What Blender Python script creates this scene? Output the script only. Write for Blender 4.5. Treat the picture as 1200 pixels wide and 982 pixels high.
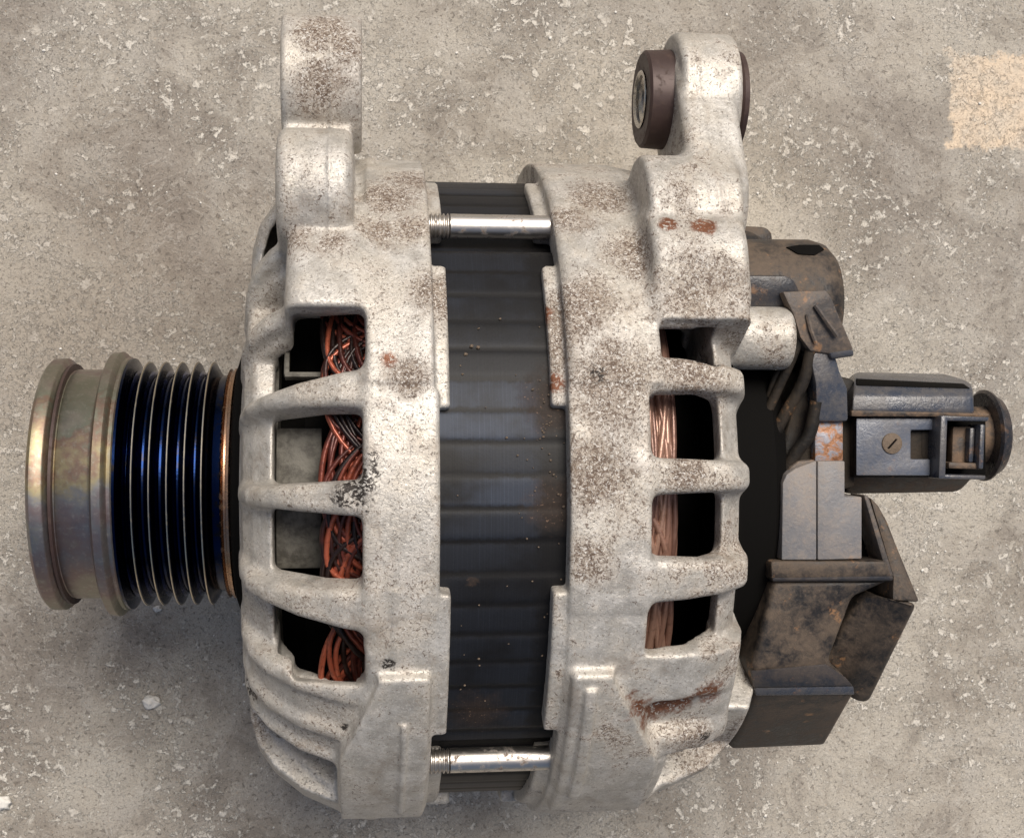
import bpy, bmesh, math, random
import numpy as np
from mathutils import Vector, Matrix
from mathutils import noise as mnoise

random.seed(7); np.random.seed(7)
scene = bpy.context.scene
for o in list(bpy.data.objects):
    bpy.data.objects.remove(o, do_unlink=True)
MM = 0.001
HZ = 71.0            # height of the shaft axis above the concrete, mm

# ---------------------------------------------------------------- camera
cam_d = bpy.data.cameras.new("camera")
cam = bpy.data.objects.new("camera", cam_d)
scene.collection.objects.link(cam)
scene.camera = cam
cam_d.sensor_fit = 'HORIZONTAL'
cam_d.angle = 2 * math.atan(600 / 1560)
cam_d.clip_start = 0.01
cam_d.clip_end = 50
cam.location = (0, 14.6 * MM, (300 + HZ) * MM)
cam.rotation_euler = (0, -math.radians(6.6), 0)

# ---------------------------------------------------------------- daylight
SUN_EL, SUN_AZ = 60, 70       # azimuth measured from +X towards +Y
w = bpy.data.worlds.new("World"); scene.world = w
w.use_nodes = True
nt = w.node_tree; nt.nodes.clear()
sky = nt.nodes.new('ShaderNodeTexSky'); sky.sky_type = 'NISHITA'; sky.sun_disc = False
sky.sun_elevation = math.radians(SUN_EL)
sky.sun_rotation = math.radians(90 - SUN_AZ)
sky.air_density = 1.0; sky.dust_density = 6.0; sky.ozone_density = 0.5
bg = nt.nodes.new('ShaderNodeBackground'); bg.inputs['Strength'].default_value = 0.078
wo = nt.nodes.new('ShaderNodeOutputWorld')
nt.links.new(sky.outputs[0], bg.inputs[0]); nt.links.new(bg.outputs[0], wo.inputs[0])
sl = bpy.data.lights.new("sun", 'SUN'); sl.energy = 2.95; sl.angle = math.radians(30)
sl.color = (1.0, 0.94, 0.86)
sun = bpy.data.objects.new("sun", sl); scene.collection.objects.link(sun)
d = Vector((math.cos(math.radians(SUN_AZ)) * math.cos(math.radians(SUN_EL)),
            math.sin(math.radians(SUN_AZ)) * math.cos(math.radians(SUN_EL)), math.sin(math.radians(SUN_EL))))
sun.rotation_euler = d.to_track_quat('Z', 'Y').to_euler()
vs = scene.view_settings
vs.view_transform = 'Standard'; vs.look = 'None'; vs.exposure = 0.22; vs.gamma = 1.0
vs.use_curve_mapping = False
scene.cycles.max_bounces = 6

# ================================================================ materials
class NB:
    """small node builder; coordinates are object space in millimetres"""
    def __init__(s, name):
        s.part = name not in ('concrete', 'sandy_patch')
        s.m = bpy.data.materials.new(name); s.m.use_nodes = True
        s.t = s.m.node_tree; s.t.nodes.clear()
        s.out = s.n('ShaderNodeOutputMaterial'); s.b = s.n('ShaderNodeBsdfPrincipled')
        s.l(s.b.outputs[0], s.out.inputs[0])
        tc = s.n('ShaderNodeTexCoord'); mp = s.n('ShaderNodeVectorMath'); mp.operation = 'SCALE'
        mp.inputs['Scale'].default_value = 1000
        s.l(tc.outputs['Object'], mp.inputs[0]); s.p = mp.outputs[0]
    def n(s, k): return s.t.nodes.new(k)
    def l(s, a, b): s.t.links.new(a, b)
    def set(s, sock, v):
        if hasattr(v, 'is_linked'): s.l(v, sock)
        elif isinstance(v, (tuple, list)) and len(v) == 3 and sock.type == 'RGBA': sock.default_value = (*v, 1)
        else: sock.default_value = v
    def math(s, op, a, b=0.0, c=None, clamp=False):
        q = s.n('ShaderNodeMath'); q.operation = op; q.use_clamp = clamp
        s.set(q.inputs[0], a); s.set(q.inputs[1], b)
        if c is not None: s.set(q.inputs[2], c)
        return q.outputs[0]
    def noise(s, scale, detail=4, rough=.55, dist=0.0, vec=None, kind='FBM'):
        q = s.n('ShaderNodeTexNoise'); q.inputs['Scale'].default_value = scale
        q.inputs['Detail'].default_value = detail; q.inputs['Roughness'].default_value = rough
        q.inputs['Distortion'].default_value = dist
        s.l(vec or s.p, q.inputs['Vector']); return q.outputs[0]
    def voro(s, scale, feature='F1', vec=None, rnd=1.0):
        q = s.n('ShaderNodeTexVoronoi'); q.feature = feature; q.inputs['Scale'].default_value = scale
        q.inputs['Randomness'].default_value = rnd
        s.l(vec or s.p, q.inputs['Vector']); return q.outputs['Distance']
    def ramp(s, v, lo, hi):
        """smooth 0..1 between lo and hi"""
        q = s.n('ShaderNodeMapRange'); q.interpolation_type = 'SMOOTHSTEP'
        s.set(q.inputs[0], v); q.inputs[1].default_value = lo; q.inputs[2].default_value = hi
        return q.outputs[0]
    def mix(s, f, a, b, mode='MIX'):
        q = s.n('ShaderNodeMix'); q.data_type = 'RGBA'; q.blend_type = mode
        s.set(q.inputs[0], f); s.set(q.inputs[6], a); s.set(q.inputs[7], b)
        return q.outputs[2]
    def colramp(s, v, stops):
        q = s.n('ShaderNodeValToRGB'); e = q.color_ramp.elements
        while len(e) < len(stops): e.new(0.5)
        for i, (p, c) in enumerate(stops): e[i].position = p; e[i].color = (*c, 1)
        s.set(q.inputs[0], v); return q.outputs[0]
    def xyz(s):
        q = s.n('ShaderNodeSeparateXYZ'); s.l(s.p, q.inputs[0]); return q.outputs
    def blob(s, c, r, soft=0.5, rag=0.35, nscale=.25):
        """1 inside a ragged patch round point c (mm), 0 outside"""
        d = s.n('ShaderNodeVectorMath'); d.operation = 'DISTANCE'
        s.l(s.p, d.inputs[0]); d.inputs[1].default_value = (c[0] - (30 if s.part else 0), c[1], c[2] + (71 if s.part else 0))
        n = s.noise(nscale, 4, .7)
        v = s.math('ADD', s.math('DIVIDE', d.outputs['Value'], r), s.math('MULTIPLY', s.math('SUBTRACT', n, .5), rag * 4))
        return s.ramp(v, 1.0, 1.0 - soft)
    def bump(s, h, dist, prev=None, strength=1.0):
        q = s.n('ShaderNodeBump'); q.inputs['Distance'].default_value = dist * MM
        q.inputs['Strength'].default_value = strength
        s.l(h, q.inputs['Height'])
        if prev is not None: s.l(prev, q.inputs['Normal'])
        return q.outputs[0]
    def fin(s, col, rough, metal=0.0, nrm=None, coat=0.0, spec=0.5):
        s.set(s.b.inputs['Base Color'], col); s.set(s.b.inputs['Roughness'], rough)
        s.set(s.b.inputs['Metallic'], metal)
        s.b.inputs['Specular IOR Level'].default_value = spec
        if nrm is not None: s.l(nrm, s.b.inputs['Normal'])
        s.b.inputs['Coat Weight'].default_value = coat
        s.b.inputs['Coat Roughness'].default_value = 0.15
        return s.m

def cast_mat(name, dirt):
    """weathered cast aluminium; dirt 0..1 = how much brown soil sits in the pores"""
    k = NB(name); X, Y, Z = k.xyz()
    big = k.noise(.045, 4, .6); mid = k.noise(.22, 4, .6); fine = k.noise(1.5, 4, .6, .6); worm = k.noise(1.0, 3, .65, 1.0)
    micro = k.noise(3.2, 3, .6)
    patch = k.ramp(k.math('ADD', k.math('MULTIPLY', big, .6), k.math('MULTIPLY', mid, .4)), .46, .60)
    dens = k.math('MULTIPLY', patch, dirt)
    for c, r in DIRT_AND_SHADE[name]: dens = k.math('MAXIMUM', dens, k.blob(c, r, .8, .28, .13))
    worm2 = k.noise(1.75, 3, .6, 1.1)
    clean = k.mix(k.ramp(mid, .36, .66), (.385, .365, .33), (.565, .545, .505))
    clean = k.mix(k.math('MULTIPLY', k.ramp(k.noise(.09, 3, .6), .40, .62), .5), clean, (.58, .535, .455))
    clean = k.mix(k.math('MULTIPLY', k.ramp(micro, .42, .72), .30), clean, (.27, .245, .215))
    c = k.mix(k.math('MULTIPLY', dens, .66), clean, k.mix(k.ramp(fine, .35, .6), (.20, .15, .11), (.36, .295, .235)))
    # fine worm shaped pits filled with soil; few on clean metal, crowded where dirty
    th = k.math('SUBTRACT', .625, k.math('MULTIPLY', dens, .12))
    pit = k.ramp(k.math('SUBTRACT', worm2, th), 0.0, .05)
    c = k.mix(k.math('MULTIPLY', pit, k.math('ADD', .58, k.math('MULTIPLY', dens, .34))), c, (.13, .092, .066))
    th2 = k.math('SUBTRACT', .635, k.math('MULTIPLY', dens, .10))
    pit2 = k.ramp(k.math('SUBTRACT', fine, th2), 0.0, .05)
    c = k.mix(k.math('MULTIPLY', pit2, .55), c, (.15, .11, .08))
    th3 = k.math('SUBTRACT', .655, k.math('MULTIPLY', dens, .12))
    c = k.mix(k.math('MULTIPLY', k.ramp(k.math('SUBTRACT', worm, th3), 0.0, .03), .78), c, (.10, .065, .045))
    fl = k.math('MULTIPLY', k.ramp(k.math('SUBTRACT', k.noise(1.9, 3, .65, 1.0), .56), 0, .05), k.math('ADD', .35, k.math('MULTIPLY', dens, .4)))
    c = k.mix(fl, c, (.72, .70, .655))
    # long soft handling stains
    st = k.math('MULTIPLY', k.ramp(k.noise(.10, 5, .7, 1.0), .52, .68), .40)
    c = k.mix(st, c, (.235, .185, .14))
    for (cc, r) in RUST[name]:
        m = k.math('MULTIPLY', k.blob(cc, r, .5, .45, .3), k.ramp(worm, .36, .48))
        c = k.mix(m, c, k.mix(fine, (.06, .022, .012), (.26, .10, .045)))
    for (cc, r) in BLACK[name]:
        m = k.math('MULTIPLY', k.blob(cc, r, .4, .5, .5), k.ramp(k.noise(.9, 3, .6, 1.5), .43, .5))
        c = k.mix(m, c, (.03, .024, .02))
    pits = k.math('MAXIMUM', pit, pit2)
    n1 = k.bump(fine, .16, None, .8)
    n2 = k.bump(k.math('SUBTRACT', 1.0, k.math('MULTIPLY', pits, 1.0)), .12, n1, .8); n3 = k.bump(mid, .45, n2, .6)
    rough = k.math('ADD', k.math('ADD', .43, k.math('MULTIPLY', mid, .12)), k.math('MULTIPLY', dens, .35))
    metal = k.math('SUBTRACT', .38, k.math('MULTIPLY', k.math('MAXIMUM', dens, pits), .36), clamp=True)
    return k.fin(c, rough, metal, n3)

def dusty_plastic(name, base, dust, amount, rough=.45, scale=.12, spec=.5):
    k = NB(name)
    big = k.noise(scale, 6, .65); fine = k.noise(1.6, 4, .7); mid = k.noise(.6, 4, .65, .5)
    m = k.math('MULTIPLY', k.ramp(k.math('ADD', k.math('MULTIPLY', big, .7), k.math('MULTIPLY', mid, .3)), .38, .62), amount)
    m = k.math('ADD', m, k.math('MULTIPLY', k.ramp(fine, .5, .72), amount * .35), clamp=True)
    c = k.mix(m, base, k.mix(fine, dust, tuple(min(1, v * 1.5) for v in dust)))
    orange = k.math('MULTIPLY', k.ramp(k.noise(.18, 5, .7), .60, .70), amount * .8, clamp=True)
    c = k.mix(orange, c, (.30, .16, .075))
    n = k.bump(fine, .12, None, .6); n = k.bump(mid, .25, n, .5)
    r = k.math('ADD', rough, k.math('MULTIPLY', m, .35), clamp=True)
    return k.fin(c, r, 0, n, spec=spec)

DIRT_AND_SHADE = {'cast_front': [((5.8, 56.6, 42.8), 11), ((9.6, 49.9, 50.6), 8), ((-7.4, 89.6, 38.0), 10), ((-7.3, 79.1, 40.0), 9), ((-2.4, 86.4, 38.0), 8), ((10.1, 61.2, 35.9), 8), ((4.0, 48.9, 51.5), 7), ((-7.4, 67.1, 38.0), 6), ((-10.8, 46.8, 53.4), 6), ((-4.6, 45.6, 54.4), 6), ((14.7, 36.5, 58.6), 9), ((8.9, 22.2, 67.4), 6), ((-20.2, -44.9, 30.0), 9), ((22.6, -45.2, 48.1), 5)],  # soil blobs, plus one painting shade into the ear crease
        'cast_rear': [((46.8, 57.7, 41.4), 12), ((39.9, 52.3, 48.0), 8), ((51.7, 45.2, 54.8), 10), ((40.0, 34.9, 61.9), 11), ((45.1, 20.8, 67.9), 15), ((35.2, 28.6, 62.8), 12), ((59.7, 22.5, 65.2), 12), ((41.5, 4.3, 70.9), 11), ((57.2, 4.9, 68.8), 8), ((61.4, 79.1, 34.0), 9), ((59.0, 35.1, 61.7), 9), ((40.1, -9.1, 70.4), 7), ((61.8, -44.0, 50.5), 9)]}
RUST = {'cast_front': [((5.3, 24.4, 66.7), 2.2)],
        'cast_rear': [((49.9, -37.0, 58.3), 5.0), ((54.0, -38.9, 57.0), 5.2), ((59.2, -37.9, 57.7), 4.6), ((64.6, -36.3, 58.7), 4.0), ((57.0, 50.6, 60.0), 2.6), ((63.4, 50.0, 60.0), 2.8), ((34.7, 20.9, 65.8), 2.4), ((33.2, 33.3, 60.4), 3)]}
BLACK = {'cast_front': [((1.8, 4.5, 69.9), 3.0), ((-0.5, 1.8, 70.0), 3.8), ((2.1, 7.4, 69.6), 2.2), ((-20.1, -36.1, 40.0), 3.6), ((-2.2, -40.9, 55.5), 1.5), ((-8.9, 72.5, 40.0), 2.0), ((5.3, -28.4, 65.1), 1.6)],
         'cast_rear': [((65.2, -45.1, 52.2), 1.8), ((74.5, -44.8, 45.0), 2.2), ((42.1, 22.3, 67.4), 2)]}
M = {}
M['cast_front'] = cast_mat('cast_front', .45)
M['cast_rear'] = cast_mat('cast_rear', .80)

def zinc():
    k = NB('iridescent_zinc'); X, Y, Z = k.xyz()
    ang = k.math('ARCTAN2', Y, k.math('SUBTRACT', Z, HZ))
    v = k.math('ADD', k.math('MULTIPLY', ang, .42), k.math('MULTIPLY', k.noise(.13, 4, .6), 1.1))
    v = k.math('ADD', v, .15)
    v = k.math('FRACT', v)
    c = k.colramp(v, [(0, (.25, .25, .19)), (.2, (.31, .28, .23)), (.38, (.27, .205, .19)), (.5, (.26, .22, .22)),
                      (.62, (.26, .26, .26)), (.78, (.36, .31, .19)), (.9, (.27, .19, .145)), (1, (.25, .25, .19))])
    c = k.mix(k.math('MULTIPLY', k.ramp(k.noise(.9, 4, .7), .5, .75), .4), c, (.50, .48, .41))
    r = k.math('ADD', .38, k.math('MULTIPLY', k.noise(.5, 4, .6), .22))
    n = k.bump(k.noise(1.4, 3, .6), .04, None, .5)
    return k.fin(c, r, 1.0, n)
M['zinc'] = zinc()

def steel(name, col, rough, metal=1.0, dirtcol=(.10, .07, .05), amt=.5, sc=.5):
    k = NB(name); f = k.noise(sc, 5, .7, .4)
    m = k.math('MULTIPLY', k.ramp(f, .5, .68), amt)
    c = k.mix(m, col, dirtcol)
    return k.fin(c, k.math('ADD', rough, k.math('MULTIPLY', m, .4)), k.math('SUBTRACT', metal, k.math('MULTIPLY', m, .5), clamp=True), k.bump(f, .08, None, .5))
M['bolt'] = steel('bolt_steel', (.60, .57, .53), .38, 1.0, (.13, .085, .06), .85)
M['crest'] = steel('worn_steel_edge', (.58, .52, .40), .3, 1, amt=.3)
M['bronze'] = steel('bronze_ring', (.40, .25, .16), .26, 1, amt=.7)
M['sleeve'] = steel('bright_steel_sleeve', (.60, .57, .52), .25, 1, (.08, .06, .05), .6)
M['rust_ring'] = steel('rusty_brown_steel', (.055, .034, .03), .5, .3, (.05, .028, .02), .8)

def black_gloss():
    k = NB('black_pulley_sky_tint'); f = k.noise(.5, 4, .6)
    c = k.mix(k.ramp(f, .5, .7), (.005, .012, .042), (.018, .016, .015))  # blue in the base paints a sky tint into the highlights
    return k.fin(c, k.math('ADD', .17, k.math('MULTIPLY', f, .12)), 1.0, k.bump(k.noise(1.3, 3, .6), .05, None, .5))
M['pulley'] = black_gloss()
k = NB('sky_blue_groove'); f = k.noise(.5, 4, .6)
M['groove_sheen'] = k.fin(k.mix(k.ramp(f, .4, .65), (.008, .03, .18), (.02, .03, .07)), .17, 1.0, k.bump(k.noise(1.3, 3, .6), .05, None, .5))  # sky reflection put into the base colour as blue
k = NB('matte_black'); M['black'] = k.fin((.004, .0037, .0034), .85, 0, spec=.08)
k = NB('fan_grey'); f = k.noise(.35, 5, .7)
M['fan'] = k.fin(k.mix(k.ramp(f, .4, .65), (.115, .108, .09), (.05, .045, .036)), .6, .2, k.bump(f, .2))

def copper(name, cols, dark):
    k = NB(name); g = k.noise(1.2, 3, .6); at = k.n('ShaderNodeAttribute'); at.attribute_name = 'tint'
    f = k.math('ADD', at.outputs['Fac'], k.math('MULTIPLY', k.math('SUBTRACT', k.noise(.12, 3, .6), .5), .7))
    c = k.colramp(f, [(.25, cols[0]), (.5, cols[1]), (.78, cols[2])])
    c = k.mix(k.math('MULTIPLY', k.ramp(g, .50, .75), dark), c, (.03, .014, .01))
    return k.fin(c, .30, .35, k.bump(g, .06))
M['copper_front'] = copper('enamelled_copper', [(.014, .007, .006), (.11, .024, .016), (.34, .085, .045)], .6)
M['copper_rear'] = copper('dusty_copper', [(.15, .08, .06), (.27, .15, .11), (.35, .21, .155)], .35)

def stator_mat():
    k = NB('black_lamination'); X, Y, Z = k.xyz()
    big = k.noise(.06, 4, .6); fine = k.noise(2.2, 3, .6)
    v = k.n('ShaderNodeCombineXYZ'); k.l(X, v.inputs[0])
    lam = k.noise(2.6, 2, .8, 0, v.outputs[0])
    ang = k.math('MULTIPLY', k.math('ARCTAN2', Y, k.math('SUBTRACT', Z, HZ)), 57.3)      # degrees round the core
    va = k.n('ShaderNodeCombineXYZ'); k.l(k.math('FLOOR', k.math('DIVIDE', k.math('ADD', ang, 1.0), 5.0)), va.inputs[0])
    wn = k.n('ShaderNodeTexWhiteNoise'); wn.noise_dimensions = '1D'; k.l(k.math('FLOOR', k.math('DIVIDE', k.math('ADD', ang, 1.0), 5.0)), wn.inputs['W'])
    fr = k.math('FRACT', k.math('DIVIDE', k.math('ADD', ang, 1.0), 5.0))
    edge = k.math('MINIMUM', fr, k.math('SUBTRACT', 1.0, fr))
    rag = k.noise(.5, 4, .7)
    band = k.ramp(k.math('ADD', edge, k.math('MULTIPLY', k.math('SUBTRACT', rag, .5), .25)), .02, .16)
    inx = k.ramp(k.math('ADD', X, k.math('MULTIPLY', rag, 5.0)), 5.5, 3.0)                 # fades before the rear housing
    worn_sheen = k.math('MULTIPLY', k.math('MULTIPLY', band, inx), k.math('MULTIPLY', k.math('ADD', .15, k.math('MULTIPLY', wn.outputs['Value'], .85)), k.ramp(big, .30, .58)))
    mid = k.ramp(k.math('ABSOLUTE', k.math('SUBTRACT', ang, 3.0)), 26.0, 6.0)  # blue sheen painted into the colour, strongest round the top of the core
    worn_sheen = k.math('MULTIPLY', worn_sheen, k.math('ADD', .25, k.math('MULTIPLY', mid, .75)))
    c = k.mix(worn_sheen, (.0058, .0055, .0058), (.034, .044, .066))
    c = k.mix(k.math('MULTIPLY', k.ramp(lam, .5, .7), k.math('MULTIPLY', worn_sheen, .6)), c, (.065, .08, .115))
    br = k.math('MAXIMUM', k.blob((34.9, 17.8, 64.6), 8, .6, .35, .25), k.math('MAXIMUM', k.blob((34.7, -0.4, 66.0), 7, .6, .35, .25), k.math('MAXIMUM', k.blob((20.0, -14.2, 65.5), 1.3, .5, .6, .9), k.blob((22.1, -39.9, 53.9), 7, .9, .4, .3))))
    br = k.math('MULTIPLY', br, .38)
    c = k.mix(br, c, k.mix(fine, (.018, .011, .008), (.085, .055, .038)))
    c = k.mix(k.math('MULTIPLY', k.ramp(fine, .64, .70), k.math('MULTIPLY', br, 1.5, clamp=True)), c, (.24, .15, .10))
    n = k.bump(lam, .05, None, .7); n = k.bump(fine, .04, n, .4)
    return k.fin(c, k.math('ADD', .50, k.math('MULTIPLY', br, .4)), .0, n, spec=.22)
M['stator'] = stator_mat()
M['cover'] = dusty_plastic('dusty_black_plastic', (.014, .0135, .014), (.078, .058, .042), .95, .40, spec=.4)
M['cover_dark'] = dusty_plastic('dark_plastic', (.011, .010, .009), (.040, .030, .021), .6, .55, spec=.25)
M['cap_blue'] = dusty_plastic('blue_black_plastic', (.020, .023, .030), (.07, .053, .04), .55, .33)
M['plate_grey'] = dusty_plastic('grey_moulded_plastic', (.145, .145, .152), (.22, .18, .145), .6, .45, .09)
M['strap'] = dusty_plastic('worn_plastic_strap', (.050, .045, .043), (.125, .094, .070), .8, .45, .1)
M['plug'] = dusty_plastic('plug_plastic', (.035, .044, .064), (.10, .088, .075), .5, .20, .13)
M['plug_brown'] = dusty_plastic('plug_plastic_soiled', (.026, .022, .019), (.14, .092, .058), .8, .5, .15)
M['plug_plate'] = dusty_plastic('plug_plate_plastic', (.085, .10, .135), (.135, .125, .115), .45, .30, .11)
M['seal'] = dusty_plastic('black_rubber_seal', (.02, .021, .025), (.10, .07, .055), .35, .22, .15)
k = NB('rusty_terminal'); f = k.noise(.35, 5, .7, .5)
M['terminal'] = k.fin(k.colramp(f, [(.35, (.10, .04, .02)), (.48, (.32, .15, .07)), (.56, (.24, .23, .25)), (.7, (.30, .30, .34))]), .5, .3, k.bump(f, .3))
k = NB('ochre_rivet'); f = k.noise(1.2, 4, .6)
M['rivet'] = k.fin(k.mix(f, (.07, .05, .035), (.17, .125, .085)), .7, 0, k.bump(f, .2))
k = NB('white_cast_clean'); f = k.noise(.8, 4, .6)
M['clean'] = k.fin(k.mix(f, (.55, .53, .50), (.75, .73, .70)), .5, .3, k.bump(f, .2))

# ================================================================ mesh helpers
BASE = Vector((30.0, 0.0, 0.0))
def setp(o, **kw):
    for a, b in kw.items(): o[a] = b
def link(me, name, mat, parent=None, smooth=True):
    me.materials.append(M[mat] if isinstance(mat, str) else mat)
    if smooth:
        for p in me.polygons: p.use_smooth = True
    o = bpy.data.objects.new(name, me); scene.collection.objects.link(o)
    if parent: o.parent = parent
    return o
def to_world(v):      # alternator frame (mm, axis at z=0) -> metres relative to the thing's base
    return ((v[0] - BASE.x) * MM, v[1] * MM, (v[2] + HZ) * MM)

def bm_obj(name, bm, mat, parent=None, bevel=0.0, seg=2, smooth=True, angle=35):
    bmesh.ops.recalc_face_normals(bm, faces=bm.faces)
    if bevel > 0:
        es = [e for e in bm.edges if len(e.link_faces) == 2 and e.calc_face_angle(0) > math.radians(25)]
        bmesh.ops.bevel(bm, geom=es, offset=bevel, segments=seg, affect='EDGES', profile=.5, clamp_overlap=True)
    for v in bm.verts: v.co = Vector(to_world(v.co))
    me = bpy.data.meshes.new(name); bm.to_mesh(me); bm.free()
    o = link(me, name, mat, parent, smooth)
    if smooth: me.set_sharp_from_angle(angle=math.radians(angle))
    return o
def prism_bm(top, bot, bm=None):
    bm = bm or bmesh.new()
    a = [bm.verts.new(p) for p in top]; b = [bm.verts.new(p) for p in bot]
    n = len(a)
    bm.faces.new(a); bm.faces.new(b[::-1])
    for i in range(n): bm.faces.new((a[i], b[i], b[(i + 1) % n], a[(i + 1) % n]))
    return bm
def slab(name, pts, depth, mat, parent, bevel=.5, shrink=(0, 0), bm=None):
    bot = [(p[0] + shrink[0], p[1] + shrink[1], p[2] - depth) for p in pts]
    return bm_obj(name, prism_bm(pts, bot), mat, parent, bevel)
def box_bm(bm, x0, x1, y0, y1, z0, z1):
    t = [(x0, y0, z1), (x1, y0, z1), (x1, y1, z1), (x0, y1, z1)]
    return prism_bm(t, [(p[0], p[1], z0) for p in t], bm)
def lathe_bm(prof, n=160, cy=0, cz=0, bm=None, p0=0, p1=360):
    """prof: list of (x, r) open or closed; revolved round the X direction at (cy, cz)"""
    bm = bm or bmesh.new(); full = p1 - p0 >= 360
    m = n if full else n + 1; rings = []
    for (x, r) in prof:
        ring = []
        for i in range(m):
            a = math.radians(p0 + (p1 - p0) * i / n)
            ring.append(bm.verts.new((x, cy + r * math.sin(a), cz + r * math.cos(a))))
        rings.append(ring)
    for a, b in zip(rings[:-1], rings[1:]):
        for i in range(n):
            j = (i + 1) % m
            bm.faces.new((a[i], a[j], b[j], b[i]))
    return bm
def tube_bm(bm, path, r, n=7):
    path = [Vector(p) for p in path]; rings = []; up = Vector((.3, .2, 1)).normalized()
    for i, p in enumerate(path):
        t = (path[min(i + 1, len(path) - 1)] - path[max(i - 1, 0)]).normalized()
        u = t.cross(up).normalized(); v = t.cross(u)
        rings.append([bm.verts.new(p + (u * math.cos(a) + v * math.sin(a)) * r) for a in [2 * math.pi * q / n for q in range(n)]])
    for a, b in zip(rings[:-1], rings[1:]):
        for i in range(n): bm.faces.new((a[i], a[(i + 1) % n], b[(i + 1) % n], b[i]))
    bm.faces.new(rings[0]); bm.faces.new(rings[-1][::-1])

# ---------------------------------------------------------------- solid casting field
class Grid:
    def __init__(s, b, h):
        s.h = h; s.o = np.array([b[0], b[2], b[4]], np.float32)
        s.x = np.arange(b[0], b[1], h, dtype=np.float32); s.y = np.arange(b[2], b[3], h, dtype=np.float32)
        s.z = np.arange(b[4], b[5], h, dtype=np.float32)
        s.X = s.x[:, None, None]; s.Y = s.y[None, :, None]; s.Z = s.z[None, None, :]
        s.R = np.sqrt(s.Y ** 2 + s.Z ** 2); s.P = np.degrees(np.arctan2(s.Y, s.Z))
    def boxq(s, qs, rd):
        m = qs[0]; sq = np.maximum(qs[0], 0) ** 2
        for q in qs[1:]:
            m = np.maximum(m, q); sq = sq + np.maximum(q, 0) ** 2
        return np.sqrt(sq) + np.minimum(m, 0) - rd
    def cb(s, x0, x1, p0, p1, r0, r1, rd=1.0):
        """block bent round the axis: x range, angle range (deg from +z to +y), radius range"""
        qx = np.abs(s.X - (x0 + x1) / 2) - (x1 - x0) / 2 + rd
        rm = (r0 + r1) / 2 if r0 > 20 else r1
        dp = (s.P - (p0 + p1) / 2 + 180) % 360 - 180
        qs = np.abs(dp) * (math.pi / 180 * r1) - (p1 - p0) / 2 * math.pi / 180 * r1 + rd
        qr = np.abs(s.R - (r0 + r1) / 2) - (r1 - r0) / 2 + rd
        return s.boxq([qx, qs, qr], rd)
    def box(s, x0, x1, y0, y1, z0, z1, rd=1.0):
        return s.boxq([np.abs(s.X - (x0 + x1) / 2) - (x1 - x0) / 2 + rd, np.abs(s.Y - (y0 + y1) / 2) - (y1 - y0) / 2 + rd,
                       np.abs(s.Z - (z0 + z1) / 2) - (z1 - z0) / 2 + rd], rd)
    def cyl(s, x0, x1, cy, cz, r, rd=1.0):
        return s.boxq([np.abs(s.X - (x0 + x1) / 2) - (x1 - x0) / 2 + rd, np.sqrt((s.Y - cy) ** 2 + (s.Z - cz) ** 2) - r + rd], rd)
    def seg(s, x0, x1, a, b, ra, rb, rd=1.0):
        """rounded web in the yz plane between two centres, extruded along x"""
        ax, ay = a; bx, by = b; vx, vy = bx - ax, by - ay; L = vx * vx + vy * vy
        t = np.clip(((s.Y - ax) * vx + (s.Z - ay) * vy) / L, 0, 1)
        dd = np.sqrt((s.Y - ax - t * vx) ** 2 + (s.Z - ay - t * vy) ** 2) - (ra + (rb - ra) * t)
        return s.boxq([np.abs(s.X - (x0 + x1) / 2) - (x1 - x0) / 2 + rd, dd + rd], rd)
    def prof(s, poly):
        """signed distance to a closed (x, radius) polygon, tabulated then looked up"""
        rr = np.arange(0, 112, .5, dtype=np.float32); px = s.x[:, None]; pr = rr[None, :]
        d = np.full((len(s.x), len(rr)), 1e9, np.float32); ins = np.zeros(d.shape, bool); n = len(poly)
        for i in range(n):
            ax, ay = poly[i]; bx, by = poly[(i + 1) % n]
            ex, ey = bx - ax, by - ay; t = np.clip(((px - ax) * ex + (pr - ay) * ey) / (ex * ex + ey * ey + 1e-9), 0, 1)
            d = np.minimum(d, (px - ax - t * ex) ** 2 + (pr - ay - t * ey) ** 2)
            if abs(ey) > 1e-9:
                c = ((ay > pr) != (by > pr)) & (px < ex * (pr - ay) / ey + ax); ins ^= c
        d = np.sqrt(d); d[ins] *= -1
        out = np.empty((len(s.x), len(s.y), len(s.z)), np.float32)
        Rf = s.R[0].ravel()
        for i in range(len(s.x)): out[i] = np.interp(Rf, rr, d[i]).reshape(s.R[0].shape)
        return out
    def wedge(s, pc, hw0, hw1, xa, xb):
        """distance to an angular band whose half width goes hw0 -> hw1 (mm) from xa to xb"""
        t = np.clip((s.X - xa) / (xb - xa), 0, 1)
        dp = (s.P - pc + 180) % 360 - 180
        return np.abs(dp) * (math.pi / 180) * s.R - (hw0 + (hw1 - hw0) * t)
def U(a, b, k=1.5):
    h = np.clip(.5 + .5 * (b - a) / k, 0, 1); return b + (a - b) * h - k * h * (1 - h)
def S(a, b, k=1.0):      # a minus b
    return -U(-a, b, k)

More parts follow.
